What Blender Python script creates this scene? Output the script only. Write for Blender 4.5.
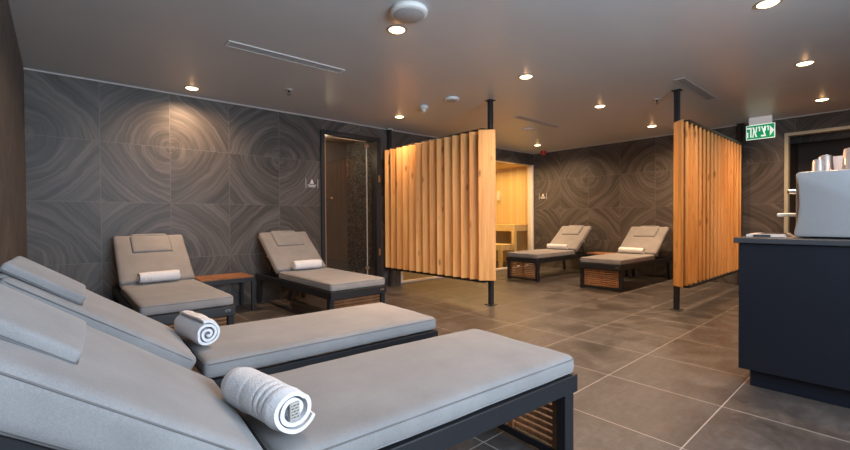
import bpy, bmesh, math, random
from mathutils import Vector, Matrix, noise
for _o in list(bpy.data.objects): bpy.data.objects.remove(_o)
S = bpy.context.scene; COL = S.collection
PI = math.pi; R = math.radians

# ------------------------------------------------------------------ camera
F_PX, YAW, PITCH, ROLL, EYE = 418.97, 0.8517, -0.0140, -0.0060, 1.0107
fw = Vector((math.cos(YAW)*math.cos(PITCH), math.sin(YAW)*math.cos(PITCH), math.sin(PITCH)))
rt = Vector((math.sin(YAW), -math.cos(YAW), 0)); up = rt.cross(fw)
rt, up = rt*math.cos(ROLL)+up*math.sin(ROLL), up*math.cos(ROLL)-rt*math.sin(ROLL)
cam = bpy.data.cameras.new('camera'); co = bpy.data.objects.new('camera', cam); COL.objects.link(co)
cam.sensor_width = 36; cam.lens = F_PX/850*36; cam.clip_start = .02
M = Matrix((rt, up, -fw)).transposed().to_4x4(); M.translation = (0, 0, EYE); co.matrix_world = M
S.camera = co

# ------------------------------------------------------------------ world, exposure, assumed daylight
w = bpy.data.worlds.new('world'); S.world = w; w.use_nodes = True
w.node_tree.nodes['Background'].inputs[0].default_value = (.62, .76, 1, 1)
w.node_tree.nodes['Background'].inputs[1].default_value = .35
S.view_settings.view_transform = 'Standard'; S.view_settings.look = 'None'
S.view_settings.gamma = 1; S.view_settings.use_curve_mapping = False
S.view_settings.exposure = 1.12
WARM = (1, .64, .38)
DOWNLIGHT_W, SPOT_DEG = 84, 166
def light(name, kind, loc, energy, color, **kw):
    l = bpy.data.lights.new(name, kind); l.energy = energy; l.color = color
    rot = kw.pop('rot', (0, 0, 0))
    for k, v in kw.items(): setattr(l, k, v)
    o = bpy.data.objects.new(name, l); o.location = loc; o.rotation_euler = rot; COL.objects.link(o); return o
# assumed daylight: area light at an unseen window behind the camera, facing +Y
light('assumed_daylight', 'AREA', (1.1, -1.66, 1.5), 88, (.72, .85, 1), rot=(R(106), 0, 0),
      shape='RECTANGLE', size=1.9, size_y=1.3)
# assumed lamp inside the sauna cabin, itself unseen
light('assumed_sauna_lamp', 'AREA', (6.5, 6.0, 2.12), 27, (1, .66, .27), shape='RECTANGLE', size=2.2, size_y=1.0)
light('added_steam_room_lamp', 'POINT', (3.0, 5.75, 2.0), 3.6, (1, .72, .45), shadow_soft_size=.06)  # unseen lamp added to brighten the steam room

# ------------------------------------------------------------------ materials
class NT:
    def __init__(s, name):
        s.m = bpy.data.materials.new(name); s.m.use_nodes = True; s.t = s.m.node_tree
        s.b = s.t.nodes['Principled BSDF']
    def n(s, typ, **kw):
        nd = s.t.nodes.new(typ)
        for k, v in kw.items():
            if k.startswith('i_'):
                key = k[2:]; key = int(key) if key.isdigit() else key.replace('_', ' ')
                if isinstance(v, bpy.types.NodeSocket): s.t.links.new(v, nd.inputs[key])
                else: nd.inputs[key].default_value = v
            else: setattr(nd, k, v)
        return nd
    def link(s, a, b): s.t.links.new(a, b)
    def math(s, op, a, b=0.0, c=None):
        nd = s.t.nodes.new('ShaderNodeMath'); nd.operation = op
        for i, v in enumerate((a, b) if c is None else (a, b, c)):
            if isinstance(v, bpy.types.NodeSocket): s.t.links.new(v, nd.inputs[i])
            else: nd.inputs[i].default_value = v
        return nd.outputs[0]
    def mix(s, f, a, b):
        nd = s.t.nodes.new('ShaderNodeMix'); nd.data_type = 'RGBA'
        for sock, v in ((nd.inputs[0], f), (nd.inputs[6], a), (nd.inputs[7], b)):
            if isinstance(v, bpy.types.NodeSocket): s.t.links.new(v, sock)
            elif isinstance(v, (int, float)): sock.default_value = v
            else: sock.default_value = (*v, 1)
        return nd.outputs[2]
    def ramp(s, f, *stops):
        nd = s.t.nodes.new('ShaderNodeValToRGB'); e = nd.color_ramp.elements
        while len(e) < len(stops): e.new(.5)
        for q, (p, c) in zip(e, stops):
            q.position = p; q.color = (c, c, c, 1) if isinstance(c, (int, float)) else (*c, 1)
        s.t.links.new(f, nd.inputs[0]); return nd.outputs[0]
    def bump(s, h, strength, dist=.01):
        nd = s.n('ShaderNodeBump', i_Height=h, i_Strength=strength, i_Distance=dist)
        s.link(nd.outputs[0], s.b.inputs['Normal'])
    def comb(s, x, y, z=0.0):
        nd = s.t.nodes.new('ShaderNodeCombineXYZ')
        for i, v in enumerate((x, y, z)):
            if isinstance(v, bpy.types.NodeSocket): s.t.links.new(v, nd.inputs[i])
            else: nd.inputs[i].default_value = v
        return nd.outputs[0]
    def set(s, base=None, rough=None, metal=None, spec=None):
        for k, v in (('Base Color', base), ('Roughness', rough), ('Metallic', metal), ('Specular IOR Level', spec)):
            if v is None: continue
            if isinstance(v, bpy.types.NodeSocket): s.link(v, s.b.inputs[k])
            elif isinstance(v, (int, float)): s.b.inputs[k].default_value = v
            else: s.b.inputs[k].default_value = (*v, 1)
        return s.m

def m_plain(name, col, rough=.5, metal=0, spec=.5, var=.08, scale=30):
    t = NT(name); tc = t.n('ShaderNodeTexCoord')
    nz = t.n('ShaderNodeTexNoise', i_Vector=tc.outputs['Object'], i_Scale=scale, i_Detail=4.0)
    c = t.mix(nz.outputs[0], tuple(x*(1-var) for x in col), tuple(min(1, x*(1+var)) for x in col))
    return t.set(c, rough, metal, spec)

def m_emit(name, col, strength):
    t = NT(name); t.b.inputs['Emission Color'].default_value = (*col, 1); t.b.inputs['Emission Strength'].default_value = strength
    return t.set(col, .4)

def m_wall(name, axis, u0):
    """large dark stoneware tiles, 0.6 m, printed with agate rings that meet over four tiles"""
    t = NT(name); g = t.n('ShaderNodeNewGeometry'); sp = t.n('ShaderNodeSeparateXYZ', i_0=g.outputs['Position'])
    u = t.math('SUBTRACT', sp.outputs[axis], u0); v = t.math('SUBTRACT', sp.outputs[2], 1.8)
    def cell(a, size):
        q = t.math('DIVIDE', a, size); r = t.math('ROUND', q)
        return t.math('MULTIPLY', t.math('SUBTRACT', q, r), size), r
    cu, iu = cell(u, 1.2); cv, iv = cell(v, 1.2)
    tu = t.math('FLOOR', t.math('DIVIDE', u, .6)); tv = t.math('FLOOR', t.math('DIVIDE', v, .6))
    hashv = t.n('ShaderNodeTexWhiteNoise', i_Vector=t.comb(tu, tv, u0)); hs = hashv.outputs['Value']
    au = t.math('ABSOLUTE', cu); av = t.math('ABSOLUTE', cv)
    nv = t.comb(u, v, t.math('MULTIPLY', hs, 7.0))
    n1 = t.n('ShaderNodeTexNoise', i_Vector=nv, i_Scale=2.6, i_Detail=3.0, i_Roughness=.55)
    n2 = t.n('ShaderNodeTexNoise', i_Vector=nv, i_Scale=9.0, i_Detail=2.0)
    ln = t.math('SQRT', t.math('ADD', t.math('MULTIPLY', au, au), t.math('MULTIPLY', av, av)))
    dm = t.math('MULTIPLY', t.math('ADD', au, av), .80)
    f = t.math('MULTIPLY', t.ramp(ln, (.25, 0.0), (.70, 1.0)), .75)
    d = t.math('ADD', t.math('MULTIPLY', dm, f), t.math('MULTIPLY', ln, t.math('SUBTRACT', 1.0, f)))
    d = t.math('ADD', d, t.math('MULTIPLY', t.math('SUBTRACT', n1.outputs[0], .5), .13))
    d = t.math('ADD', d, t.math('MULTIPLY', t.math('SUBTRACT', n2.outputs[0], .5), .016))
    ang = t.math('ARCTAN2', cv, cu)
    rv = t.comb(t.math('MULTIPLY', d, 9.0), t.math('MULTIPLY', ang, .35), t.math('MULTIPLY', hs, 5.0))
    s1 = t.n('ShaderNodeTexNoise', i_Vector=rv, i_Scale=1.0, i_Detail=2.0)
    rv2 = t.comb(t.math('MULTIPLY', d, 42.0), t.math('MULTIPLY', ang, .7), t.math('MULTIPLY', hs, 9.0))
    s2 = t.n('ShaderNodeTexNoise', i_Vector=rv2, i_Scale=1.0, i_Detail=3.0)
    a = t.ramp(s1.outputs[0], (.36, 0.0), (.62, 1.0)); b = t.ramp(s2.outputs[0], (.40, 0.0), (.66, 1.0))
    k = t.math('ADD', t.math('MULTIPLY', a, .36), t.math('MULTIPLY', b, .34))
    k = t.math('ADD', k, t.math('MULTIPLY', t.math('MULTIPLY', a, b), .34))
    k = t.math('ADD', k, t.math('MULTIPLY', t.math('SUBTRACT', hs, .5), .10))
    c = t.mix(k, (.043, .036, .031), (.130, .112, .099))
    def edge(a):
        q = t.math('DIVIDE', a, .6); fr = t.math('SUBTRACT', q, t.math('ROUND', q))
        return t.math('MULTIPLY', t.math('ABSOLUTE', fr), .6)
    e = t.math('MINIMUM', edge(u), edge(v)); j = t.math('LESS_THAN', e, .0022)
    c = t.mix(t.math('MULTIPLY', j, .8), c, (.15, .14, .13))
    t.bump(t.math('SUBTRACT', b, t.math('MULTIPLY', j, 3.0)), .12, .003)
    return t.set(c, .46, 0, .4)

def m_floor():
    t = NT('floor_stoneware'); g = t.n('ShaderNodeNewGeometry'); sp = t.n('ShaderNodeSeparateXYZ', i_0=g.outputs['Position'])
    T = .6105; u = t.math('SUBTRACT', sp.outputs[0], 2.655); v = t.math('SUBTRACT', sp.outputs[1], .634)
    tu = t.math('FLOOR', t.math('DIVIDE', u, T)); tv = t.math('FLOOR', t.math('DIVIDE', v, T))
    hs = t.n('ShaderNodeTexWhiteNoise', i_Vector=t.comb(tu, tv, 3.0)).outputs['Value']
    n1 = t.n('ShaderNodeTexNoise', i_Vector=t.comb(u, v, t.math('MULTIPLY', hs, 20.0)), i_Scale=3.2, i_Detail=7.0, i_Roughness=.68, i_Distortion=.7)
    n2 = t.n('ShaderNodeTexNoise', i_Vector=t.comb(t.math('MULTIPLY', u, 3.0), t.math('MULTIPLY', v, 12.0), hs), i_Scale=2.0, i_Detail=5.0, i_Roughness=.7)
    n3 = t.n('ShaderNodeTexNoise', i_Vector=t.comb(u, v, hs), i_Scale=26.0, i_Detail=6.0, i_Roughness=.75)
    k = t.math('ADD', t.math('ADD', t.math('MULTIPLY', n1.outputs[0], .5), t.math('MULTIPLY', n2.outputs[0], .25)), t.math('MULTIPLY', n3.outputs[0], .25))
    c = t.ramp(k, (.38, (.036, .032, .030)), (.50, (.070, .062, .058)), (.64, (.135, .122, .115)))
    c = t.mix(t.math('MULTIPLY', hs, .22), c, (.07, .063, .057))
    def edge(a):
        q = t.math('DIVIDE', a, T); fr = t.math('SUBTRACT', q, t.math('ROUND', q))
        return t.math('MULTIPLY', t.math('ABSOLUTE', fr), T)
    j = t.math('LESS_THAN', t.math('MINIMUM', edge(u), edge(v)), .0028)
    c = t.mix(t.math('MULTIPLY', j, .85), c, (.40, .37, .34))
    ro = t.ramp(n1.outputs[0], (.3, .30), (.7, .52))
    t.bump(t.math('SUBTRACT', k, t.math('MULTIPLY', j, .6)), .15, .004)
    return t.set(c, ro, 0, .45)

def m_ceiling():
    t = NT('satin_stretch_ceiling'); g = t.n('ShaderNodeNewGeometry')
    nz = t.n('ShaderNodeTexNoise', i_Vector=g.outputs['Position'], i_Scale=.9, i_Detail=3.0)
    c = t.mix(nz.outputs[0], (.51, .53, .545), (.57, .59, .605))
    mp = t.n('ShaderNodeMapping', i_Vector=g.outputs['Position'], i_Scale=(.3, 2.2, 1))
    n2 = t.n('ShaderNodeTexNoise', i_Vector=mp.outputs[0], i_Scale=1.4, i_Detail=2.0)
    t.bump(n2.outputs[0], .10, .05)
    return t.set(c, .36, 0, .5)

def m_wood(name, dark, mid, lite, knots=True, gs=1.0, rough=.5):
    t = NT(name); tc = t.n('ShaderNodeTexCoord'); oi = t.n('ShaderNodeObjectInfo')
    off = t.n('ShaderNodeVectorMath', operation='ADD', i_0=tc.outputs['Object'],
              i_1=t.comb(t.math('MULTIPLY', oi.outputs['Random'], 31.0), t.math('MULTIPLY', oi.outputs['Random'], 17.0), t.math('MULTIPLY', oi.outputs['Random'], 53.0)))
    vo = t.n('ShaderNodeTexVoronoi', i_Vector=t.n('ShaderNodeMapping', i_Vector=off.outputs[0], i_Scale=(9, 9, 3.2)).outputs[0], i_Scale=1.0)
    kn = t.ramp(vo.outputs['Distance'], (.05, 1.0), (.19, 0.0)) if knots else None
    wob = t.math('MULTIPLY', kn, .35) if knots else 0.0
    mp = t.n('ShaderNodeMapping', i_Vector=off.outputs[0], i_Scale=(34*gs, 34*gs, 1.4*gs))
    vv = t.n('ShaderNodeVectorMath', operation='ADD', i_0=mp.outputs[0], i_1=t.comb(wob, wob, 0.0))
    n1 = t.n('ShaderNodeTexNoise', i_Vector=vv.outputs[0], i_Scale=1.0, i_Detail=5.0, i_Roughness=.6, i_Distortion=.5)
    mp2 = t.n('ShaderNodeMapping', i_Vector=off.outputs[0], i_Scale=(5, 5, .8))
    n2 = t.n('ShaderNodeTexNoise', i_Vector=mp2.outputs[0], i_Scale=1.0, i_Detail=2.0)
    k = t.math('ADD', t.math('MULTIPLY', n1.outputs[0], .6), t.math('MULTIPLY', n2.outputs[0], .4))
    k = t.math('ADD', k, t.math('MULTIPLY', t.math('SUBTRACT', oi.outputs['Random'], .5), .14))
    c = t.ramp(k, (.34, dark), (.5, mid), (.66, lite))
    if knots: c = t.mix(t.math('MULTIPLY', kn, .85), c, tuple(x*.42 for x in dark))
    t.bump(n1.outputs[0], .12, .002)
    return t.set(c, rough, 0, .35)

def m_fabric():
    t = NT('grey_outdoor_fabric'); tc = t.n('ShaderNodeTexCoord')
    n1 = t.n('ShaderNodeTexNoise', i_Vector=tc.outputs['Object'], i_Scale=330.0, i_Detail=2.0)
    n2 = t.n('ShaderNodeTexNoise', i_Vector=tc.outputs['Object'], i_Scale=5.0, i_Detail=4.0, i_Roughness=.6)
    k = t.math('ADD', t.math('MULTIPLY', n1.outputs[0], .45), t.math('MULTIPLY', n2.outputs[0], .55))
    c = t.ramp(k, (.3, (.192, .188, .189)), (.5, (.236, .231, .232)), (.7, (.282, .277, .278)))
    t.bump(n1.outputs[0], .15, .0015)
    t.b.inputs['Sheen Weight'].default_value = .15
    return t.set(c, .82, 0, .2)

def m_terry():
    t = NT('white_terry_cloth'); tc = t.n('ShaderNodeTexCoord')
    n1 = t.n('ShaderNodeTexNoise', i_Vector=tc.outputs['Object'], i_Scale=260.0, i_Detail=2.0)
    n2 = t.n('ShaderNodeTexNoise', i_Vector=tc.outputs['Object'], i_Scale=18.0, i_Detail=3.0)
    c = t.mix(n1.outputs[0], (.62, .62, .64), (.80, .80, .82))
    t.bump(t.math('ADD', n1.outputs[0], n2.outputs[0]), .55, .004)
    return t.set(c, .95, 0, .1)

def m_mosaic():
    t = NT('dark_mosaic_tile'); g = t.n('ShaderNodeNewGeometry'); sp = t.n('ShaderNodeSeparateXYZ', i_0=g.outputs['Position'])
    u = t.math('ADD', sp.outputs[0], sp.outputs[1]); q = .017
    tu = t.math('FLOOR', t.math('DIVIDE', u, q)); tv = t.math('FLOOR', t.math('DIVIDE', sp.outputs[2], q))
    hs = t.n('ShaderNodeTexWhiteNoise', i_Vector=t.comb(tu, tv, 1.0)).outputs['Value']
    c = t.ramp(hs, (.0, (.035, .035, .035)), (.6, (.11, .11, .105)), (1.0, (.26, .26, .25)))
    fu = t.math('FRACT', t.math('DIVIDE', u, q)); fv = t.math('FRACT', t.math('DIVIDE', sp.outputs[2], q))
    j = t.math('LESS_THAN', t.math('MINIMUM', fu, fv), .12)
    return t.set(t.mix(j, c, (.05, .05, .045)), .25, 0, .5)

def m_glass(name, tint=(.93, .95, .93)):
    t = NT(name); t.t.nodes.remove(t.b); out = t.t.nodes['Material Output']
    tr = t.n('ShaderNodeBsdfTransparent', i_Color=(*tint, 1)); gl = t.n('ShaderNodeBsdfGlossy', i_Roughness=.02)
    fr = t.n('ShaderNodeFresnel', i_IOR=1.5)
    mx = t.n('ShaderNodeMixShader'); gg = t.n('ShaderNodeNewGeometry'); t.link(t.math('MULTIPLY', t.math('MULTIPLY', fr.outputs[0], 1.6), t.math('SUBTRACT', 1.0, gg.outputs['Backfacing'])), mx.inputs[0]); t.link(tr.outputs[0], mx.inputs[1]); t.link(gl.outputs[0], mx.inputs[2])
    t.link(mx.outputs[0], out.inputs[0]); return t.m

def m_planks(name, dark, lite, axis, pitch):
    """sauna lining: vertical boards with a fine groove"""
    t = NT(name); g = t.n('ShaderNodeNewGeometry'); sp = t.n('ShaderNodeSeparateXYZ', i_0=g.outputs['Position'])
    u = sp.outputs[axis]; b = t.math('FLOOR', t.math('DIVIDE', u, pitch)); f = t.math('FRACT', t.math('DIVIDE', u, pitch))
    hs = t.n('ShaderNodeTexWhiteNoise', i_Vector=t.comb(b, 2.0, 5.0)).outputs['Value']
    v = t.comb(t.math('MULTIPLY', u, 40.0), t.math('MULTIPLY', sp.outputs[2], 1.8), t.math('MULTIPLY', hs, 40.0))
    n1 = t.n('ShaderNodeTexNoise', i_Vector=v, i_Scale=1.0, i_Detail=4.0)
    k = t.math('ADD', t.math('MULTIPLY', n1.outputs[0], .55), t.math('MULTIPLY', hs, .45))
    c = t.mix(k, dark, lite); j = t.math('LESS_THAN', f, .05)
    return t.set(t.mix(t.math('MULTIPLY', j, .5), c, tuple(x*.4 for x in dark)), .55, 0, .3)

MAT = {}
MAT['wall_a'] = m_wall('agate_tile_back', 0, .92); MAT['wall_b'] = m_wall('agate_tile_right', 1, 3.99); MAT['wall_l'] = m_wall('agate_tile_left', 1, 4.62)
MAT['floor'] = m_floor(); MAT['ceil'] = m_ceiling()
MAT['oak'] = m_wood('knotty_oak', (.50, .215, .055), (.69, .345, .105), (.80, .45, .17))
MAT['teak'] = m_wood('teak_slats', (.18, .074, .030), (.29, .128, .054), (.42, .20, .088), False, 1.3, .45)
MAT['sauna_x'] = m_planks('sauna_lining_x', (.60, .40, .16), (.78, .58, .28), 0, .09)
MAT['sauna_y'] = m_planks('sauna_lining_y', (.60, .40, .16), (.78, .58, .28), 1, .09)
MAT['sauna'] = m_wood('sauna_bench_wood', (.60, .40, .16), (.70, .50, .22), (.80, .60, .30), False)
MAT['fabric'] = m_fabric(); MAT['terry'] = m_terry(); MAT['mosaic'] = m_mosaic()
MAT['seam'] = m_plain('dark_seam_stitching', (.13, .125, .125), .85)
MAT['piping'] = m_plain('dark_grey_piping', (.10, .10, .105), .8)
MAT['black'] = m_plain('black_powder_coat', (.018, .019, .022), .42)
MAT['frame'] = m_plain('anthracite_aluminium', (.014, .015, .018), .42)
MAT['counter'] = m_plain('black_laminate', (.008, .010, .016), .36, 0, .4, .12, 6)
MAT['ctop'] = m_plain('dark_grey_worktop', (.040, .042, .048), .35)
MAT['white'] = m_plain('white_plastic', (.72, .72, .70), .45, 0, .5, .03)
MAT['grey'] = m_plain('grey_plastic', (.42, .43, .44), .5); MAT['vslat'] = m_plain('grey_vent_slat', (.36, .355, .35), .55)
MAT['pale'] = m_plain('pale_painted_frame', (.42, .40, .30), .4)
MAT['sfr'] = m_plain('white_painted_frame', (.74, .68, .62), .5)
MAT['steel'] = m_plain('brushed_steel', (.38, .395, .415), .34, .40, .5, .05, 60)
MAT['chrome'] = m_plain('chrome', (.75, .75, .77), .15, 1)
MAT['cup'] = m_plain('pale_metal_cup', (.58, .50, .46), .24, .75)
MAT['red'] = m_plain('red_plastic', (.45, .03, .02), .4)
MAT['green'] = m_emit('lit_green_panel', (.0, .30, .10), .28)
MAT['signw'] = m_emit('lit_white_lettering', (.80, .90, .85), .30)
MAT['signbox'] = m_emit('lit_sign_housing', (.75, .75, .75), .10)
MAT['lens'] = m_emit('lit_lamp_lens', (1, .74, .42), 3.0)
MAT['glass'] = m_glass('clear_glass', (.94, .95, .93)); MAT['sglass'] = m_glass('sauna_glass', (.95, .95, .93))
MAT['card'] = m_plain('pale_pink_card', (.62, .47, .40), .7)
MAT['paper'] = m_plain('newsprint', (.55, .50, .47), .9, 0, .2, .25, 40)
MAT['ink'] = m_plain('dark_print', (.03, .03, .035), .8)
MAT['slot'] = m_plain('vent_slot_grey', (.26, .26, .26), .6)
MAT['dark'] = m_plain('dark_void', (.012, .012, .012), .7)
MAT['trim'] = m_plain('light_ceiling_trim', (.50, .49, .47), .5)
MAT['brown'] = m_plain('dark_brown_panel', (.085, .058, .042), .5, 0, .4, .25, 5)
MAT['tag'] = m_plain('cream_care_label', (.40, .37, .33), .8)

# ------------------------------------------------------------------ mesh helpers
class MB:
    def __init__(s): s.bm = bmesh.new()
    def _add(s, b, mat=None):
        if mat is not None: bmesh.ops.transform(b, matrix=mat, verts=b.verts)
        me = bpy.data.meshes.new('tmp'); b.to_mesh(me); b.free(); s.bm.from_mesh(me); bpy.data.meshes.remove(me); return s
    def box(s, x0, x1, y0, y1, z0, z1, bev=.003, mat=None, seg=1):
        b = bmesh.new(); bmesh.ops.create_cube(b, size=1)
        bmesh.ops.scale(b, vec=(x1-x0, y1-y0, z1-z0), verts=b.verts)
        bmesh.ops.translate(b, vec=((x0+x1)/2, (y0+y1)/2, (z0+z1)/2), verts=b.verts)
        if bev: bmesh.ops.bevel(b, geom=b.edges[:], offset=bev, segments=seg, affect='EDGES', profile=.5)
        return s._add(b, mat)
    def bar(s, p, q, w, h, bev=.002):
        p, q = Vector(p), Vector(q); d = q-p; L = d.length
        rot = d.to_track_quat('Z', 'Y').to_matrix().to_4x4(); rot.translation = p
        return s.box(-w/2, w/2, -h/2, h/2, 0, L, bev, rot)
    def tube(s, pts, r, seg=10, closed=False):
        b = bmesh.new(); pts = [Vector(p) for p in pts]; n = len(pts); rings = []
        for i, p in enumerate(pts):
            a = pts[(i-1) % n] if (closed or i) else p; c = pts[(i+1) % n] if (closed or i < n-1) else p
            d = (c-a).normalized(); q = d.to_track_quat('Z', 'Y')
            rr = r[i] if isinstance(r, (list, tuple)) else r
            rings.append([b.verts.new(p+q @ Vector((rr*math.cos(2*PI*k/seg), rr*math.sin(2*PI*k/seg), 0))) for k in range(seg)])
        for i in range(n if closed else n-1):
            A, B = rings[i], rings[(i+1) % n]
            if closed and i == n-1:
                o = min(range(seg), key=lambda k: (A[0].co-B[k].co).length); B = B[o:]+B[:o]
            for k in range(seg): b.faces.new((A[k], A[(k+1) % seg], B[(k+1) % seg], B[k]))
        if not closed: b.faces.new(rings[0][::-1]); b.faces.new(rings[-1])
        bmesh.ops.recalc_face_normals(b, faces=b.faces[:]); return s._add(b)
    def lathe(s, prof, seg=32, loc=(0, 0, 0), mat=None):
        b = bmesh.new(); rings = []
        for r, z in prof:
            if r < 1e-6: rings.append([b.verts.new((0, 0, z))]*seg)
            else: rings.append([b.verts.new((r*math.cos(2*PI*k/seg), r*math.sin(2*PI*k/seg), z)) for k in range(seg)])
        for A, B in zip(rings, rings[1:]):
            for k in range(seg):
                f = []
                for v in (A[k], A[(k+1) % seg], B[(k+1) % seg], B[k]):
                    if v not in f: f.append(v)
                if len(f) > 2: b.faces.new(f)
        bmesh.ops.recalc_face_normals(b, faces=b.faces[:])
        bmesh.ops.translate(b, vec=loc, verts=b.verts); return s._add(b, mat)
    def prism(s, pts2, d0, d1, mat=None, bev=0):
        """polygon in local XY extruded from z=d0 to z=d1"""
        b = bmesh.new(); A = [b.verts.new((x, y, d0)) for x, y in pts2]; B = [b.verts.new((x, y, d1)) for x, y in pts2]; n = len(pts2)
        b.faces.new(A[::-1]); b.faces.new(B)
        for i in range(n): b.faces.new((A[i], A[(i+1) % n], B[(i+1) % n], B[i]))
        bmesh.ops.recalc_face_normals(b, faces=b.faces[:])
        if bev: bmesh.ops.bevel(b, geom=b.edges[:], offset=bev, segments=2, affect='EDGES', profile=.5)
        return s._add(b, mat)
    def cushion(s, x0, x1, y0, y1, z0, z1, r, amp=.004, crown=.006, seed=0, nx=26, ny=16, nz=6, mat=None):
        b = bmesh.new(); bmesh.ops.create_cube(b, size=2)
        hx, hy, hz = (x1-x0)/2, (y1-y0)/2, (z1-z0)/2
        def cuts(ax, n):
            es = [e for e in b.edges if abs((e.verts[0].co-e.verts[1].co)[ax]) > 1e-4 and all(abs((e.verts[0].co-e.verts[1].co)[j]) < 1e-4 for j in range(3) if j != ax)]
            bmesh.ops.subdivide_edges(b, edges=es, cuts=n, use_grid_fill=True)
        cuts(0, nx); cuts(1, ny); cuts(2, nz)
        def warp(c):   # gather grid lines towards the edges so the rounding has geometry
            return math.copysign(1-(1-abs(c))**1.6, c)
        for v in b.verts:
            c = v.co; u_, v_ = warp(c.x), warp(c.y)
            p = Vector((u_*hx, v_*hy, c.z*hz))
            inn = Vector((max(-hx+r, min(hx-r, p.x)), max(-hy+r, min(hy-r, p.y)), max(-hz+min(r, hz*.98), min(hz-min(r, hz*.98), p.z))))
            d = p-inn
            if d.length > 1e-6: p = inn+d.normalized()*min(r, max(d.length, r*.999) if max(abs(c.x), abs(c.y), abs(c.z)) > .999 else d.length)
            k = (1-abs(u_)**4)*(1-abs(v_)**4)
            if c.z > 0: p.z += crown*k
            q = Vector((p.x*3.1+seed*7.3, p.y*3.7+seed*3.1, p.z*4))
            side = max(abs(u_), abs(v_))**6
            p.z += amp*(noise.noise(q)*.8+.35*noise.noise(q*3.3))*(1 if c.z > -.5 else .1)
            e = amp*side*(noise.noise(q*2.7+Vector((5, 1, 9)))+.6*noise.noise(q*6.5))
            p.x += e*(abs(u_) > .9)*math.copysign(1, u_); p.y += e*(abs(v_) > .9)*math.copysign(1, v_)
            v.co = p+Vector(((x0+x1)/2, (y0+y1)/2, (z0+z1)/2))
        return s._add(b, mat)
    def build(s, name, mat, parent=None, smooth=False, angle=None):
        me = bpy.data.meshes.new(name); s.bm.to_mesh(me); s.bm.free(); me.materials.append(mat)
        if smooth:
            me.shade_smooth()
            if angle: me.set_sharp_from_angle(angle=R(angle))
        o = bpy.data.objects.new(name, me); COL.objects.link(o)
        if parent is not None: o.parent = parent
        return o

def tag(o, label=None, cat=None, group=None, kind=None):
    for k, v in (('label', label), ('category', cat), ('group', group), ('kind', kind)):
        if v: o[k] = v
    return o
def thing(name, label, cat, loc=(0, 0, 0), rz=0, group=None):
    o = bpy.data.objects.new(name, None); o.empty_display_size = .1; COL.objects.link(o)
    o.location = loc; o.rotation_euler = (0, 0, rz); return tag(o, label, cat, group)
def struct(o): o['kind'] = 'structure'; return o
KIDS = {}
def copy_tree(o, parent=None):
    c = o.copy(); COL.objects.link(c)
    if parent is not None: c.parent = parent
    for ch in [x for x in ALLOBJ() if x.parent is o]: copy_tree(ch, c)
    return c
def ALLOBJ(): return list(COL.objects)

# ------------------------------------------------------------------ room shell
H = 2.3907; YA = 5.225; XB = 7.667; XL = -.215; YR = -1.7
DX0, DX1, DZ = 2.69, 3.675, 2.235           # steam room door opening
SX0, SZ = 4.06, 2.15                         # sauna front opening, runs to the corner
RY0, RY1, RZ = -1.2, 1.105, 2.180             # doorway recess in the right wall
b = MB(); b.box(XL-.15, XB+.02, YR-.15, YA+.15, -.1, 0, 0); struct(b.build('floor', MAT['floor']))
b = MB(); b.box(XL-.15, XB+.15, YR-.15, YA+.15, H, H+.1, 0); struct(b.build('ceiling', MAT['ceil']))
b = MB(); T = .12
b.box(XL-T, DX0, YA, YA+T, 0, H, 0).box(DX0, DX1, YA, YA+T, DZ, H, 0).box(DX1, SX0, YA, YA+T, 0, H, 0).box(SX0, XB+T, YA, YA+T, SZ, H, 0)
struct(b.build('wall_back', MAT['wall_a']))
b = MB(); b.box(XB, XB+T, RY1, YA, 0, H, 0).box(XB, XB+T, RY0, RY1, RZ, H, 0).box(XB, XB+T, YR, RY0, 0, H, 0); struct(b.build('wall_right', MAT['wall_b']))
b = MB(); b.box(XL-T, XL, YR, YA, 0, H, 0); struct(b.build('wall_left', MAT['wall_l']))
# wall behind the camera with an assumed, unseen wide window opening
b = MB(); b.box(XL-T, -.0, YR-T, YR, 0, H, 0).box(2.2, XB+T, YR-T, YR, 0, H, 0).box(0, 2.2, YR-T, YR, 0, .8, 0).box(0, 2.2, YR-T, YR, 2.2, H, 0); struct(b.build('wall_front', MAT['wall_a']))
# shadow-gap trim where ceiling meets the tiled walls
b = MB(); b.box(XL, XB-.012, YA-.012, YA, H-.010, H, 0); struct(b.build('trim_1', MAT['trim']))
b = MB(); b.box(XB-.012, XB, YR, YA, H-.010, H, 0); struct(b.build('trim_2', MAT['trim']))
# recess behind the doorway
b = MB(); RX = XB+1.15
b.box(RX, RX+.1, RY0-.1, RY1+.1, 0, H, 0).box(XB+T, RX, RY1, RY1+.1, 0, H, 0).box(XB+T, RX, RY0-.1, RY0, 0, H, 0)
struct(b.build('wall_recess', MAT['brown']))
b = MB(); b.box(XB+.02, RX, RY0, RY1, -.1, 0, 0); struct(b.build('floor_recess', MAT['floor']))
b = MB(); b.box(XB+T, RX, RY0, RY1, RZ+.08, RZ+.14, 0); struct(b.build('ceiling_recess', MAT['brown']))
b = MB(); b.box(XB+.42, XB+.50, RY0, RY1, RZ-.10, RZ+.08, .002); struct(b.build('trim_4', MAT['wall_b']))
b = MB(); fwid = .042
b.box(XB-.012, XB+T, RY1-fwid, RY1, 0, RZ, .002).box(XB-.012, XB+T, RY0, RY1-fwid, RZ-fwid, RZ, .002); struct(b.build('trim_3', MAT['pale']))

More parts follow.
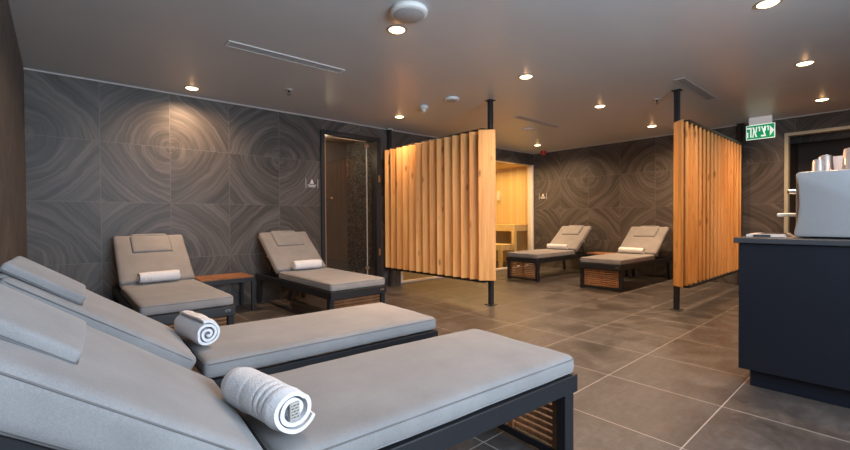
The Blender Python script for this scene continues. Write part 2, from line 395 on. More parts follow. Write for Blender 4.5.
# ------------------------------------------------------------------ steam room behind the glass door
b = MB(); b.box(DX0-.1, DX0-.05, YA+T, 6.15, 0, 2.3, 0).box(DX0-.1, DX1+.35, 6.15, 6.2, 0, 2.3, 0); struct(b.build('wall_steam_room', MAT['brown']))
b = MB(); b.box(DX1-.02, DX1+.10, YA+T, 6.15, 0, 2.3, 0); struct(b.build('wall_steam_mosaic', MAT['mosaic']))
b = MB(); b.box(DX0-.1, DX1+.35, YA+.02, 6.2, -.1, 0, 0); struct(b.build('floor_steam_room', MAT['mosaic']))
b = MB(); b.box(DX0-.1, DX1+.35, YA+T, 6.2, 2.27, 2.32, 0); struct(b.build('ceiling_steam_room', MAT['brown']))
b = MB(); b.box(DX0, DX0+.055, YA-.03, YA+T, 0, DZ, .003).box(DX1-.075, DX1, YA-.03, YA+T, 0, DZ, .003).box(DX0+.055, DX1-.075, YA-.03, YA+T, DZ-.06, DZ, .003)
d1 = struct(b.build('door_1', MAT['black']))
b = MB(); b.box(DX0+.060, DX0+.082, YA+.0, YA+.03, .02, DZ-.065, .002).box(DX0+.082, DX1-.24, YA+.004, YA+.02, DZ-.085, DZ-.07, .001); b.build('door_edge_strip', m_plain('bronze_door_edge', (.42, .33, .25), .35, .6), d1)
b = MB(); b.box(DX0+.08, DX1-.235, YA+.008, YA+.018, .02, DZ-.072, .001); b.build('glass_leaf', MAT['glass'], d1)
b = MB(); b.box(DX1-.228, DX1-.076, YA+.008, YA+.018, .02, DZ-.062, .001); b.build('glass_side_panel', MAT['glass'], d1)
b = MB(); b.box(DX1-.238, DX1-.226, YA+.004, YA+.022, .02, DZ-.10, .001); b.build('glass_edge_seal', m_plain('pale_seal', (.40, .38, .33), .4), d1)
b = MB()
for z in (DZ-.13, .30): b.box(DX1-.275, DX1-.20, YA-.004, YA+.03, z-.03, z+.03, .004)
b.build('hinge', MAT['chrome'], d1)
b = MB(); b.tube([(DX0+.13, YA+.01, 1.305), (DX0+.13, YA-.045, 1.305)], .009, 12).lathe([(0, 0), (.018, .002), (.018, .02), (0, .022)], 20, mat=Matrix.Translation((DX0+.13, YA-.045, 1.305)) @ Matrix.Rotation(R(90), 4, 'X'))
b.build('door_knob', MAT['chrome'], d1, True, 40)
b = MB()
for z in (1.62, .52): b.box(DX1-.05, DX1-.022, YA-.036, YA-.028, z-.05, z+.05, .002)
b.build('frame_fitting', m_plain('brass_fitting', (.55, .33, .12), .3, .8), d1)

# ------------------------------------------------------------------ sauna cabin
SY1 = 7.35; SXR = 7.90
b = MB(); b.box(SXR, SXR+.06, YA+T, SY1, 0, 2.24, 0).box(SX0-.08, SX0, YA+T, SY1, 0, 2.24, 0); struct(b.build('wall_sauna_side', MAT['sauna_y']))
b = MB(); b.box(SX0-.08, SXR+.06, SY1, SY1+.06, 0, 2.24, 0).box(XB+.12, SXR, YA+.06, YA+T, 0, 2.24, 0); struct(b.build('wall_sauna_back', MAT['sauna_x']))
b = MB(); b.box(SX0-.08, SXR+.06, YA+T, SY1, 2.18, 2.24, 0); struct(b.build('ceiling_sauna', MAT['sauna_x']))
b = MB(); b.box(SX0-.08, SXR+.06, YA+.05, SY1, -.1, 0, 0); struct(b.build('floor_sauna', MAT['floor']))
b = MB(); b.box(SX0, XB, YA+.03, YA+.042, .03, SZ-.02, .001); w1 = struct(b.build('window_1', MAT['sglass']))
b = MB(); b.box(XB-.045, XB-.002, YA-.012, YA+T, 0, SZ, .003).box(SX0, SX0+.045, YA-.005, YA+T, 0, SZ, .003).box(SX0+.045, XB-.045, YA, YA+.07, 0, .03, .002)
b.build('frame', MAT['sfr'], w1)
b = MB(); b.box(SX0+.045, XB-.045, YA+.02, YA+.06, SZ-.03, SZ, .002); b.build('top_rail', MAT['sauna'], w1)
bench = thing('sauna_bench', 'pale wood upper sauna bench inside the glass fronted cabin', 'bench', (7.6, 6.3, 0))
def bb(name, boxes, m, par):
    b = MB(); ox, oy, oz = par.location
    for q in boxes: b.box(q[0]-ox, q[1]-ox, q[2]-oy, q[3]-oy, q[4]-oz, q[5]-oz, .004)
    return b.build(name, m, par)
bb('seat', [(7.30+k*.099, 7.30+k*.099+.09, 5.45, 7.33, .85, .88) for k in range(6)], MAT['sauna'], bench)
bb('apron', [(7.30, 7.33, 5.45, 7.33, .74, .848), (7.33, 7.885, 5.45, 5.48, .74, .848)], MAT['sauna'], bench)
for y in (5.45, 6.3, 7.25): bb('leg', [(7.30, 7.38, y, y+.08, 0, .738)], MAT['sauna'], bench)
lb = thing('sauna_bench', 'low pale wood step bench in front of the upper sauna bench', 'bench', (7.05, 6.3, 0))
bb('seat', [(6.84+k*.11, 6.84+k*.11+.10, 5.45, 7.33, .44, .47) for k in range(4)], MAT['sauna'], lb)
bb('apron', [(6.84, 6.87, 5.45, 7.33, .35, .438), (6.87, 7.27, 5.45, 5.48, .35, .438)], MAT['sauna'], lb)
for y in (5.45, 6.3, 7.25): bb('leg', [(6.84, 6.91, y, y+.07, 0, .348)], MAT['sauna'], lb)
b = MB(); b.prism([(-.03, -.11), (.03, -.11), (.05, .0), (.012, .12), (-.012, .12), (-.05, 0)], -.03, .03, Matrix.Rotation(R(90), 4, 'Y') @ Matrix.Rotation(R(90), 4, 'Z'), .006)
o = b.build('wall_fitting', MAT['sfr']); o.location = (SXR-.032, 6.33, 1.55); tag(o, 'small pale wall fitting high on the sauna cabin planks', 'fitting')

# ------------------------------------------------------------------ slatted oak partitions
def board(parent, x, y, ang, z0, z1, wd=.195, th=.026):
    b = MB(); b.box(-wd/2, wd/2, -th/2, th/2, z0, z1, .002)
    o = b.build('slat', MAT['oak'], parent); o.location = (x, y, 0); o.rotation_euler = (0, 0, ang); return o
def post(parent, x, y, w=.05):
    b = MB(); b.box(x-w/2, x+w/2, y-w/2, y+w/2, .008, H-.008, .003)
    b.box(x-.055, x+.055, y-.055, y+.055, 0, .008, .001).box(x-.045, x+.045, y-.045, y+.045, H-.008, H, .001)
    for sx in (-.04, .04):
        for sy in (-.04, .04): b.lathe([(0, .016), (.006, .015), (.007, .008)], 8, (x+sx, y+sy, 0))
    return b.build('post', MAT['black'], parent)
p1 = thing('slatted_partition', 'pale oak slatted screen standing between the steam room door and the sauna', 'partition', (3.82, 4.1, 0))
def shift(o, par): o.location = Vector(o.location)-Vector(par.location); return o
first = None
for k in range(14):
    y = 4.98-.1405*k
    if first is None: o = first = board(p1, 0, 0, -PI/4, .30, 2.03)
    else: o = first.copy(); COL.objects.link(o)
    o.location = (3.71-3.82, y-4.1, 0)
for y in (3.185, 5.155): shift(post(p1, 3.812, y), p1)
b = MB(); b.box(3.70, 3.835, 3.21, 5.13, 2.032, 2.06, .002); shift(b.build('rail', MAT['black'], p1), p1)
b = MB(); b.box(3.70, 3.835, 3.21, 5.13, .265, .298, .002); shift(b.build('rail', MAT['black'], p1), p1)
b = MB(); b.lathe([(0, H-.022), (.045, H-.02), (.05, H-.010), (.05, H-.0085)], 20, (3.812, 5.155, 0)); shift(b.build('ceiling_cap', MAT['white'], p1, True, 40), p1)
p2 = thing('slatted_partition', 'orange oak slatted screen standing between the far loungers and the black counter', 'partition', (6.3, 1.64, 0))
for k in range(17):
    o = board(p2, 0, 0, PI/4, .28, 2.03, .15) if k == 0 else o.copy()
    if k: COL.objects.link(o)
    o.location = (4.945+.147*k-6.3, 1.572-1.64, 0)
for x, y in ((5.066, 1.626), (7.61, 1.60)): shift(post(p2, x, y), p2)
b = MB(); b.box(5.095, 7.42, 1.51, 1.645, 2.032, 2.060, .002); shift(b.build('rail', MAT['black'], p2), p2)
b = MB(); b.box(5.095, 7.42, 1.51, 1.645, .248, .278, .002); shift(b.build('rail', MAT['black'], p2), p2)

# ------------------------------------------------------------------ loungers: local +X runs from the foot to the head
HX, BZ = 1.20, .365
def rounded_loop(x0, x1, y0, y1, z, r, n=5):
    pts = []
    for cx, cy, a0 in ((x1-r, y1-r, 0), (x0+r, y1-r, 90), (x0+r, y0+r, 180), (x1-r, y0+r, 270)):
        for k in range(n+1):
            a = R(a0+90*k/n); pts.append(Vector((cx+r*math.cos(a), cy+r*math.sin(a), z)))
    out = []
    for i, p in enumerate(pts):
        q = pts[(i+1) % len(pts)]; m = max(1, int((q-p).length/.06))
        for k in range(m): out.append(p.lerp(q, k/m))
    return out
def make_lounger(label, seed, deg, pil=(0, 0), HX=1.20, L=1.86, bend=.752, low=.001, pt=.019):
    BM = Matrix.Translation((HX, 0, BZ)) @ Matrix.Rotation(-R(deg), 4, 'Y')
    t = thing('sun_lounger', label, 'lounger', group='grey cushioned loungers')
    W = .303
    b = MB()
    for s in (-1, 1): b.box(.034, L-.034, s*W-(.03 if s > 0 else 0), s*W+(0 if s > 0 else .03), .295, .365, .003)
    b.box(0, .034, -W, W, .293, .365, .003).box(L-.034, L, -W, W, .295, .365, .003)
    for x in (.45, .80, 1.16, 1.45): b.box(x-.02, x+.02, -W+.03, W-.03, .31, .345, .002)
    b.build('frame', MAT['frame'], t)
    for s in (-1, 1):
        b = MB(); y = s*(W-.024); b.box(.026, .084, y-.022, y+.022, 0, .294, .003); b.build('leg', MAT['frame'], t)
        b = MB(); b.bar((L-.10, s*(W-.022), .296), (L-.05, s*(W-.022), .004), .042, .042); b.build('leg', MAT['frame'], t)
    b = MB(); b.box(.036, .072, -W+.046, W-.046, .012, .045, .002); b.build('foot_rail', MAT['frame'], t)
    pn = MB()
    for k in range(8): pn.box(.044, .062, -W+.05, W-.05, .054+k*.0295, .054+k*.0295+.0195, .002)
    pn.box(.062, .072, -W+.05, -W+.075, .048, .29, .001).box(.062, .072, W-.075, W-.05, .048, .29, .001).box(.062, .072, -.015, .015, .048, .29, .001)
    tc = pn.build('slat_panel', MAT['teak'], t)
    b = MB(); b.box(-.004, .001, -W+.035, -W+.075, .322, .342, .001); pl = b.build('maker_plate', MAT['chrome'], t)
    b = MB(); b.box(-.0052, -.0038, -W+.043, -W+.067, .328, .331, 0).box(-.0052, -.0038, -W+.043, -W+.067, .334, .337, 0); b.build('lettering', MAT['ink'], pl)
    # seat cushion
    b = MB(); b.cushion(.004, HX-.012, -W+.004, W-.004, .3665, .444, .026, .004, .006, seed); c = b.build('seat_cushion', MAT['fabric'], t, True)
    b = MB(); b.tube(rounded_loop(.0065, HX-.015, -W+.0055, W-.0055, .430, .03), .0024, 6, True); b.build('piping', MAT['seam'], c, True)
    b = MB(); b.tube(rounded_loop(.0065, HX-.015, -W+.0065, W-.0065, .380, .03), .0022, 6, True); b.build('piping', MAT['fabric'], c, True)
    # backrest
    b = MB()
    for s in (-1, 1): b.box(0, bend-.012, s*.262-.014, s*.262+.014, low-.032, low-.001, .002, BM)
    b.box(bend-.05, bend-.015, -.25, .25, low-.032, low-.001, .002, BM)
    for k in range(5): b.box(.08+k*.13, .11+k*.13, -.25, .25, low-.024, low-.001, .002, BM)
    b.build('backrest_frame', MAT['frame'], t)
    b = MB()
    for s in (-1, 1):
        a = BM @ Vector((.42, 0, -.02)); b.bar((a.x, s*.20, a.z), (a.x+.13, s*.20, .345), .018, .018)
    a = BM @ Vector((.42, 0, -.022)); b.bar((a.x+.13, -.24, .345), (a.x+.13, .24, .345), .02, .02)
    b.build('prop', MAT['frame'], t)
    for s in (-1, 1):
        b = MB(); a = BM @ Vector((.40, s*.276, -.014)); b.lathe([(0, .012), (.011, .010), (.013, 0)], 12, mat=Matrix.Translation(a) @ Matrix.Rotation(-s*R(90), 4, 'X'))
        b.build('knob', MAT['white'], t, True, 40)
    b = MB(); b.cushion(.056, bend, -W+.004, W-.004, low, .078, .026, .004, .008, seed+11, mat=BM); c = b.build('back_cushion', MAT['fabric'], t, True)
    for z in (.063, low+.014):
        b = MB(); b.tube([BM @ p for p in rounded_loop(.059, bend-.003, -W+.0058, W-.0058, z, .03)], .0024, 6, True); b.build('piping', MAT['seam'], c, True)
    # head pillow lying over the top of the backrest, with its counterweight behind
    b = MB(); b.cushion(.460+pil[0], .706+pil[0], -.165+pil[1], .165+pil[1], .079, .079+pt, .011, .003, .005, seed+5, 14, 12, 4, mat=BM); p = b.build('head_pillow', MAT['fabric'], t, True)
    b = MB(); b.tube([BM @ q for q in rounded_loop(.459+pil[0], .707+pil[0], -.166+pil[1], .166+pil[1], .085, .012)], .0042, 6, True); b.build('piping', MAT['piping'], p, True)
    b = MB(); b.cushion(bend-.036, bend+.014, -.155+pil[1], .155+pil[1], low-.005, .078+pt*.35, .020, .003, .004, seed+8, 6, 10, 6, mat=BM); b.build('counterweight', MAT['fabric'], p, True)
    return t
TOWELS = []
spots = [(1.630, 1.187, PI-R(3.5), 'grey lounger nearest the camera, its foot corner at the bottom centre'),
         (1.668, 2.082, PI-R(2.3), 'grey lounger second from the camera, parallel behind the nearest lounger'),
         (.700, 3.335, PI/2, 'grey lounger against the back wall left of the dark side table'),
         (2.105, 3.325, PI/2, 'grey lounger against the back wall in front of the glass steam room door'),
         (5.682, 4.115, 0, 'far grey lounger beside the glass sauna front, left one of the far pair'),
         (5.690, 2.800, 0, 'far grey lounger next to the orange slatted screen, right one of the far pair')]
near = make_lounger(spots[0][3], 1, 35.3, (.035, .02), 1.245, 1.80, .70, -.03, .034); near2 = make_lounger(spots[1][3], 2, 34.8, (.04, .10), 1.24, 1.82, .725, -.012, .036); far = make_lounger(spots[2][3], 4, 36.0)
for i, (x, y, a, lab) in enumerate(spots):
    o = near if i == 0 else near2 if i == 1 else far if i == 2 else copy_tree(far)
    o.location = (x, y, 0); o.rotation_euler = (0, 0, a); o['label'] = lab

# ------------------------------------------------------------------ rolled towels
def make_towel(label, length, rad, seed, tagged=False, turns=2.7):
    """a strip of terry rolled up: spiral section swept along local Y, resting on z = 0"""
    t = thing('rolled_towel', label, 'towel', group='rolled white towels'); rng = random.Random(seed)
    bm = bmesh.new(); N = int(turns*30); nl = 56; th = .0125
    ph = rng.random()*6
    def prof(u, side, yy):
        a = ph+u*turns*2*PI; r = .010+(rad-.010)*u
        r -= 0 if side else th*(.92)
        r *= 1+.07*math.sin(a*2+seed)*(u**.5)+.05*math.sin(a*3.3+seed*2)*(1-u)
        return r*math.cos(a), r*math.sin(a)
    grid = []
    for j in range(nl+1):
        v = j/nl; row = []
        for side in (1, 0):
            for i in range(N+1):
                u = i/N; x, z = prof(u, side, v)
                y = (v-.5)*length+(1-u)*(.012*math.sin(seed*1.7))*(1 if v > .5 else -1)
                q = Vector((x*14+seed, y*14, z*14)); dn = .0035*noise.noise(q)*(u > .6)
                e = abs(v-.5)*2; pinch = 1-.10*max(0, e-.8)/.2*(u > .7)
                fold = 1+.007*math.sin(v*38+math.sin(u*9)*2)*max(0, u-.72)/.28
                cr = sum(am*math.exp(-((v-v0-.02*math.sin(u*22+v0*9))/.012)**2) for v0, am in ((.17, .0045), (.25, .0055), (.34, .0035), (.62, .002)))*(u > .62)*(.4+.6*max(0, math.sin(u*8+1)))
                pinch *= 1-cr/rad
                row.append(bm.verts.new(((x*pinch*fold+dn), y+.004*noise.noise(q*.7), (z*pinch*fold+dn)*.94)))
        grid.append(row)
    K = N+1
    for j in range(nl):
        A, B = grid[j], grid[j+1]
        for i in range(N):
            bm.faces.new((A[i], A[i+1], B[i+1], B[i])); bm.faces.new((A[K+i+1], A[K+i], B[K+i], B[K+i+1]))
        bm.faces.new((A[0], B[0], B[K], A[K])); bm.faces.new((A[N], A[K+N], B[K+N], B[N]))
    for A in (grid[0], grid[-1]):
        for i in range(N): bm.faces.new((A[i], A[i+1], A[K+i+1], A[K+i]))
    bmesh.ops.recalc_face_normals(bm, faces=bm.faces[:])
    zmin = min(v.co.z for v in bm.verts)
    for v in bm.verts: v.co.z -= zmin
    m = MB(); m.bm.free(); m.bm = bm; o = m.build('roll', MAT['terry'], t, True, 60)
    if tagged:
        b = MB(); y = -length/2; b.box(-.016, .012, y-.003, y+.006, -zmin-.022, -zmin+.022, .001)
        g = b.build('care_label', MAT['tag'], t); b = MB()
        for k in range(5):
            for i in range(4): b.box(-.0125+i*.0055, -.0125+i*.0055+.0022+.0016*((k*3+i) % 2), y-.0036, y-.0028, -zmin-.016+k*.0075, -zmin-.0125+k*.0075, 0)
        b.build('lettering', MAT['ink'], g)
    return t
def place(t, x, y, z, rz, tilt=0): t.location = (x, y, z); t.rotation_euler = (0, tilt, rz); return t
place(make_towel('rolled white towel with its care label showing, on the nearest lounger', .29, .073, 3, True), .424, 1.158, .459, R(9))
place(make_towel('rolled white towel with a spiral end, on the second lounger from the camera', .29, .067, 5), .470, 2.155, .457, R(7))
place(make_towel('rolled white towel on the lounger left of the side table', .32, .065, 7), .685, 4.455, .455, R(-84))
place(make_towel('rolled white towel on the lounger before the steam room door', .32, .065, 9), 2.115, 4.455, .455, R(-88))
place(make_towel('rolled white towel on the far lounger beside the sauna', .38, .058, 11), 6.785, 4.12, .450, R(4))
place(make_towel('rolled white towel on the far lounger next to the orange slatted screen', .38, .058, 13), 6.79, 2.82, .450, R(-3))

# ------------------------------------------------------------------ side tables
def make_table(label):
    t = thing('side_table', label, 'table', group='low side tables'); w_, d_, h_ = .56, .42, .39
    b = MB()
    for k in range(6): b.box(-w_/2+.012, w_/2-.012, -d_/2+.008+k*.0676, -d_/2+.008+k*.0676+.0655, h_-.018, h_, .0015)
    b.build('top', MAT['teak'], t)
    b = MB()
    for s in (-1, 1):
        b.box(-w_/2+.036, w_/2-.036, s*(d_/2-.018)-.016, s*(d_/2-.018)+.016, h_-.065, h_-.019, .002)
        b.box(s*(w_/2-.018)-.016, s*(w_/2-.018)+.016, -d_/2+.036, d_/2-.036, h_-.065, h_-.019, .002)
    b.build('apron', MAT['frame'], t)
    for sx in (-1, 1):
        for sy in (-1, 1):
            x, y = sx*(w_/2-.018), sy*(d_/2-.018); b = MB(); b.box(x-.0175, x+.0175, y-.0175, y+.0175, 0, h_-.019, .002); b.build('leg', MAT['frame'], t)
    return t
t1 = make_table('low side table with brown slatted top between the two back wall loungers'); t1.location = (1.37, 4.99, 0)
t2 = copy_tree(t1); t2.location = (7.32, 3.47, 0); t2.rotation_euler = (0, 0, PI/2); t2['label'] = 'low side table half hidden between the two far loungers'

# ------------------------------------------------------------------ bar counter and what stands on it
ct = thing('bar_counter', 'black service counter with dark grey worktop at the right edge', 'counter', (3.4, -.5, 0))
CX = 3.06; CY = .648
def part(name, m, par, *boxes, bev=.003):
    b = MB(); ox, oy, oz = par.location
    for q in boxes: b.box(q[0]-ox, q[1]-ox, q[2]-oy, q[3]-oy, q[4]-oz, q[5]-oz, bev)
    return b.build(name, m, par)
part('body', MAT['counter'], ct, (CX, 3.70, -1.4, CY, .108, .856))
part('plinth', MAT['counter'], ct, (CX+.06, 3.66, -1.36, CY-.045, 0, .107))
part('worktop', MAT['ctop'], ct, (CX-.025, 3.73, -1.42, CY+.022, .858, .890), bev=.004)
CT = .890
cm = thing('coffee_machine', 'silver coffee machine with its back turned, standing on the black counter', 'coffee machine', (3.42, .108, CT))
b = MB()
pr = [(.24, .035), (.36, .035), (.385, .05), (.385, .33), (.35, .372), (-.35, .372), (-.385, .33), (-.385, .05), (-.36, .035)]
# housing: rounded back shell, section drawn in Y (width) and Z (height), slightly waisted
b.prism([(-.30, .008), (.302, .008), (.304, .03), (.287, .12), (.282, .20), (.287, .30), (.300, .355), (.290, .374), (-.30, .374)], -.27, .12,
        Matrix(((0, 0, 1, 0), (1, 0, 0, 0), (0, 1, 0, 0), (0, 0, 0, 1))), .012)
b.build('housing', MAT['steel'], cm, True, 35)
b = MB(); b.box(.12, .20, -.29, .275, .012, .12, .004); b.build('base_tray', MAT['frame'], cm)
for sx in (.135, .185):
    for sy in (-.25, .26):
        b = MB(); b.lathe([(0, 0), (.018, 0), (.020, .010), (0, .011)], 14, (sx, sy, 0)); b.build('foot', MAT['chrome'], cm, True, 40)
b = MB(); b.box(-.25, -.235, .275, .298, .02, .36, .004); b.build('side_trim', m_plain('warm_side_trim', (.36, .27, .22), .4, .4), cm)
b = MB(); b.tube([(-.10, .28, .268), (-.10, .335, .272), (-.10, .345, .272)], .014, 12); b.build('steam_knob', MAT['chrome'], cm, True, 50)
b = MB(); b.tube([(-.10, .344, .272), (-.10, .356, .273)], .011, 12); b.build('knob_cap', m_plain('brown_knob_cap', (.22, .09, .06), .4), cm, True, 50)
b = MB(); b.box(-.17, -.06, .27, .395, .122, .144, .006); b.build('drip_shelf', MAT['white'], cm)
def make_cup(label, h_, r0, r1):
    t = thing('cup', label, 'cup', group='upturned cups on the coffee machine')
    b = MB(); b.lathe([(r0-.003, .004), (r0, 0), (r0+.0015, .003), (r0, .006), (r1+.004, h_-.008), (r1, h_-.001), (r1-.006, h_), (0, h_)], 28); b.build('bowl', MAT['cup'], t, True, 40)
    b = MB(); b.lathe([(r1-.010, h_-.001), (r1-.010, h_+.003), (r1-.014, h_+.003), (r1-.014, h_-.001)], 28); b.build('foot_ring', MAT['cup'], t, True, 40)
    return t
TZ = CT+.374
for (x, y, h_, r0, r1, lab) in ((3.27, .322, .074, .030, .022, 'short pale upturned cup at the left end of the machine top'),
                               (3.36, .300, .102, .036, .026, 'taller pale upturned cup standing behind the short one'),
                               (3.30, .190, .124, .040, .030, 'tallest pale upturned cup at the right edge of the picture')):
    make_cup(lab, h_, r0, r1).location = (x, y, TZ)
b = MB(); b.box(-.008, .008, -.050, .050, 0, .105, .002); o = b.build('card', MAT['card']); o.location = (3.48, .262, TZ); tag(o, 'pale pink upright card standing between the cups on the machine', 'card')
# folded newspaper
np_ = thing('newspaper', 'folded newspaper lying at the left end of the black counter', 'newspaper', (3.32, .541, CT), R(2))
b = MB()
for k in range(4):
    for i in range(1): b.box(-.17+.004*k, .17-.006*k, -.088+.003*k, .091-.003*(k % 2), .0025+k*.0042, .0025+k*.0042+.0036, .001)
b.tube([(-.17, .088, .010), (0, .090, .011), (.17, .088, .010)], .0085, 8); b.build('pages', MAT['paper'], np_)
b = MB(); b.box(-.172, -.168, -.02, .06, .004, .017, 0)
for k in range(5): b.box(-.14+k*.06, -.10+k*.06, -.07, .05, .0190, .0196, 0)
b.build('print', MAT['ink'], np_)

# ------------------------------------------------------------------ ceiling fittings
LIGHTS = [(1.068, 4.891, 'lit downlight near the back wall above the left lounger', 65),
          (1.873, 2.436, 'lit downlight beside the round white ceiling speaker', 125),
          (3.463, .585, 'lit downlight cut by the top edge, nearest above the counter', 50),
          (5.061, .592, 'lit downlight above and right of the exit sign, larger one of two', 62),
          (6.776, .640, 'lit downlight before the doorway, nearest the right wall', 110),
          (3.440, 2.426, 'lit downlight in the middle of the ceiling right of the first screen post', 60),
          (5.040, 2.472, 'lit downlight left of the orange slatted screen', None),
          (6.740, 2.502, 'small lit downlight above the right far lounger', 105),
          (6.797, 4.541, 'small lit downlight above the left far lounger near the red alarm', 105),
          (3.468, 4.468, 'lit downlight above the pale oak screen beside the smoke detector', 38)]
def make_downlight(label):
    t = thing('ceiling_light', label, 'ceiling light', group='recessed ceiling downlights')
    b = MB(); b.lathe([(.058, -.001), (.060, -.006), (.072, -.006), (.075, -.0005), (.058, -.0005)], 32); b.build('trim_ring', m_plain('grey_lamp_ring', (.30, .27, .23), .4) if 'ring' not in MAT else MAT['ring'], t, True, 40)
    b = MB(); b.lathe([(0, -.016), (.030, -.015), (.048, -.011), (.0575, -.004), (.0575, -.0005), (0, -.0005)], 32); b.build('lens', MAT['lens'], t, True, 40)
    return t
proto_l = make_downlight(LIGHTS[0][2])
for i, (x, y, lab, e) in enumerate(LIGHTS):
    o = proto_l if i == 0 else copy_tree(proto_l)
    o.location = (x, y, H); o['label'] = lab
    light('added_halo_light', 'POINT', (x, y, H-.045), .04, (1, .5, .2), shadow_soft_size=.02)  # extra point light added under each downlight for an orange halo on the ceiling
    light('downlight_beam', 'SPOT', (x, y, H-.022), e or DOWNLIGHT_W, WARM, spot_size=R(SPOT_DEG), spot_blend=1.0, shadow_soft_size=.05)
def make_vent(label, x0, x1, y0, y1, rz=0):
    cx, cy = (x0+x1)/2, (y0+y1)/2; w_, d_ = (x1-x0), (y1-y0)
    t = thing('ceiling_vent', label, 'vent', (cx, cy, H), rz, 'slot vents in the ceiling'); hw, hd = w_/2, d_/2; f = .014
    b = MB(); b.box(-hw, hw, -hd, -hd+f, -.006, 0, .001).box(-hw, hw, hd-f, hd, -.006, 0, .001).box(-hw, -hw+f, -hd+f, hd-f, -.006, 0, .001).box(hw-f, hw, -hd+f, hd-f, -.006, 0, .001); b.build('frame', MAT['white'] if 'long' in label else MAT['grey'], t)
    b = MB(); b.box(-hw+f, hw-f, -hd+f, hd-f, -.002, 0, 0); b.build('backing', MAT['slot'], t)
    n = 4
    for k in range(n):
        y = -hd+f+(k+.5)*(d_-2*f)/n; b = MB(); b.box(-hw+f, hw-f, y-.0045, y+.0045, -.005, -.002, 0); b.build('slat', MAT['vslat'], t)
    return t
make_vent('long white framed slot vent in the ceiling over the near loungers', 1.003, 2.012, 3.405, 3.525, R(-1))
make_vent('narrow slot vent in the ceiling between the two slatted screens', 4.68, 5.70, 3.40, 3.50)
make_vent('dark slot vent in the ceiling by the front post of the orange screen', 4.66, 5.73, 1.43, 1.53)
t = thing('ceiling_speaker', 'large round white ceiling speaker at the top edge by a downlight', 'speaker', (1.76, 2.158, H))
b = MB(); b.lathe([(0, -.040), (.100, -.040), (.102, -.039), (.102, -.037)], 40); b.build('grille', MAT['grey'], t, True, 40)
b = MB(); b.lathe([(.102, -.036), (.112, -.036), (.122, -.028), (.124, -.010), (.118, 0), (0, 0)], 40); b.build('housing', MAT['white'], t, True, 40)
t = thing('ceiling_disc', 'round white ceiling disc with a grey centre left of the first screen post', 'ceiling disc', (3.414, 3.417, H))
b = MB(); b.lathe([(.062, -.026), (.080, -.022), (.086, -.010), (.086, 0), (0, 0)], 36); b.build('housing', MAT['white'], t, True, 40)
b = MB(); b.lathe([(0, -.028), (.058, -.028), (.0615, -.026), (.0615, -.02), (0, -.02)], 36); b.build('grille', MAT['grey'], t, True, 40)
t = thing('smoke_detector', 'white smoke detector with a small dome under the ceiling', 'smoke detector', (3.377, 3.863, H))
b = MB(); b.lathe([(0, -.040), (.038, -.040), (.052, -.028), (.054, -.012), (.05, 0), (0, 0)], 32); b.build('base', MAT['white'], t, True, 40)
b = MB(); b.lathe([(0, -.078), (.012, -.076), (.022, -.064), (.026, -.041), (0, -.041)], 24); b.build('dome', MAT['white'], t, True, 50)
t = thing('ceiling_plate', 'flat white round plate on the ceiling right of the first screen post', 'ceiling plate', (5.465, 3.829, H))
b = MB(); b.lathe([(0, -.016), (.070, -.015), (.086, -.008), (.088, 0), (0, 0)], 32); b.build('cover', MAT['white'], t, True, 40)
b = MB(); b.lathe([(0, -.019), (.012, -.019), (.014, -.0158), (0, -.0158)], 16); b.build('screw_cap', MAT['grey'], t, True, 40)
def make_sprinkler(label, loc):
    t = thing('sprinkler', label, 'sprinkler', loc, 0, 'ceiling sprinklers')
    b = MB(); b.lathe([(.012, -.012), (.034, -.010), (.038, 0), (.012, 0)], 24); b.build('collar', MAT['grey'], t, True, 40)
    b = MB(); b.lathe([(0, -.03), (.009, -.03), (.010, 0), (0, 0)], 12); b.tube([(-.011, 0, -.028), (-.014, 0, -.042), (0, 0, -.052), (.014, 0, -.042), (.011, 0, -.028)], .003, 6)
    b.build('head', MAT['dark'], t, True, 50)
    b = MB(); b.lathe([(0, -.056), (.020, -.055), (.020, -.053), (0, -.052)], 16); b.build('deflector', MAT['chrome'], t, True, 40)
make_sprinkler('small ceiling sprinkler between the long vent and the steam room door', (1.857, 4.293, H))
make_sprinkler('small ceiling sprinkler left of the front post of the orange screen', (5.263, 1.90, H))
t = thing('fire_alarm', 'round red fire alarm under the ceiling in the far corner', 'alarm', (7.50, 4.87, H))
b = MB(); b.lathe([(0, -.03), (.052, -.03), (.056, -.02), (.056, 0), (0, 0)], 28); b.build('base', MAT['red'], t, True, 40)
b = MB(); b.lathe([(0, -.085), (.03, -.082), (.048, -.066), (.052, -.0305), (0, -.0305)], 28); b.build('sounder', MAT['red'], t, True, 40)

# ------------------------------------------------------------------ exit sign: green panel with white Hebrew lettering
ex = thing('exit_sign', 'green lit exit sign with white lettering hanging from the ceiling', 'sign', (7.30, 1.308, H))
MS = Matrix(((0, 0, -1, 0), (-1, 0, 0, 0), (0, 1, 0, 0), (0, 0, 0, 1)))   # local (x right, y up, z towards viewer) -> world facing -X
b = MB(); b.box(-.02, .02, -.125, .125, -.100, 0, .003); b.build('housing', MAT['signbox'], ex)
PW, PT, PB = .158, -.102, -.302
b = MB(); b.box(-.008, .008, -PW, PW, PB, PT, .001); b.build('border', MAT['signw'], ex)
b = MB(); b.box(-.0096, -.0078, -PW+.008, PW-.008, PB+.008, PT-.008, 0); pan = b.build('panel', MAT['green'], ex)
def strokes(polys, name, m, par, z0=.0097, z1=.0112):
    b = MB()
    for p in polys: b.prism(p, z0, z1, MS)
    return b.build(name, m, par)
yb, yt = PB+.030, PT-.030; hh = yt-yb
def rect(x0, x1, y0, y1): return [(x0, y0), (x1, y0), (x1, y1), (x0, y1)]
def he(x): return [rect(x, x+.052, yt-.022, yt), rect(x+.036, x+.052, yb, yt-.022), rect(x, x+.014, yb, yb+hh*.55)]
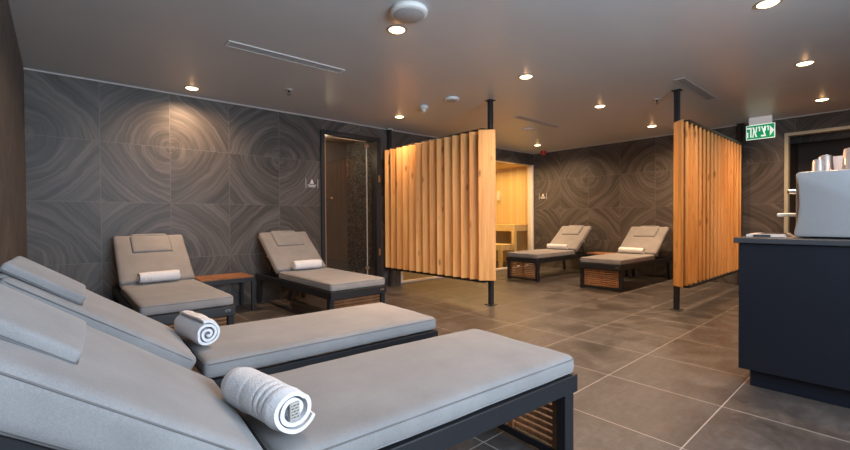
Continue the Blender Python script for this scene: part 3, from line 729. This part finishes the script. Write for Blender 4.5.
def alef(x): return [[(x, yt), (x+.018, yt), (x+.056, yb), (x+.038, yb)], [(x+.040, yt), (x+.055, yt), (x+.050, yb+hh*.45), (x+.036, yb+hh*.50)], [(x, yb), (x+.015, yb), (x+.020, yb+hh*.62), (x+.012, yb+hh*.66)]]
def yod(x): return [[(x, yt), (x+.024, yt), (x+.024, yt-hh*.45), (x+.010, yt-hh*.48), (x+.010, yt-.022), (x, yt-.022)]]
def tsadi(x): return [[(x, yt), (x+.017, yt), (x+.052, yb+.024), (x+.036, yb+.024)], [(x+.036, yt), (x+.052, yt), (x+.050, yb+hh*.48), (x+.026, yb+hh*.62), (x+.022, yb+hh*.52), (x+.036, yb+hh*.42)], rect(x, x+.054, yb, yb+.022)]
for poly in (he(-.147), alef(-.088), yod(-.024), tsadi(.008), yod(.070)): strokes(poly, 'letter', MAT['signw'], pan)
strokes([[(.104, yb), (.104, yt), (.150, (yb+yt)/2)]], 'arrow', MAT['signw'], pan)

# ------------------------------------------------------------------ small white signs lettered on the tiled walls
def wall_sign(label, loc, MW, sc=1.0):
    """lettering applied straight to the wall: an icon, two short lines and a bar at either side"""
    t = thing('wall_sign', label, 'sign', loc, 0, None)
    def add(name, polys):
        b = MB()
        for p in polys: b.prism([(x*sc, y*sc) for x, y in p], .0003, .0022, MW)
        return b.build(name, MAT['white'], t)
    add('icon', [[(-.024, .012), (.024, .012), (.004, .062), (-.004, .062)], rect(-.03, .03, .002, .009)])
    rng = random.Random(4)
    for y, x0, x1 in ((-.022, -.060, .060), (-.042, -.045, .045)):
        ps = []; x = x0
        while x < x1:
            w_ = rng.uniform(.006, .012); ps.append(rect(x, min(x+w_, x1), y, y+.012)); x += w_+.003
        add('text_line', ps)
    add('side_bar', [rect(-.088, -.084, -.055, .070)]); add('side_bar', [rect(.084, .088, -.055, .070)])
wall_sign('small white lettered sign on the tiles left of the steam room door', (2.565, YA, 1.49), Matrix(((1, 0, 0, 0), (0, 0, -1, 0), (0, 1, 0, 0), (0, 0, 0, 1))))
wall_sign('small white lettered sign on the far wall right of the sauna front', (XB, 4.99, 1.47), MS)
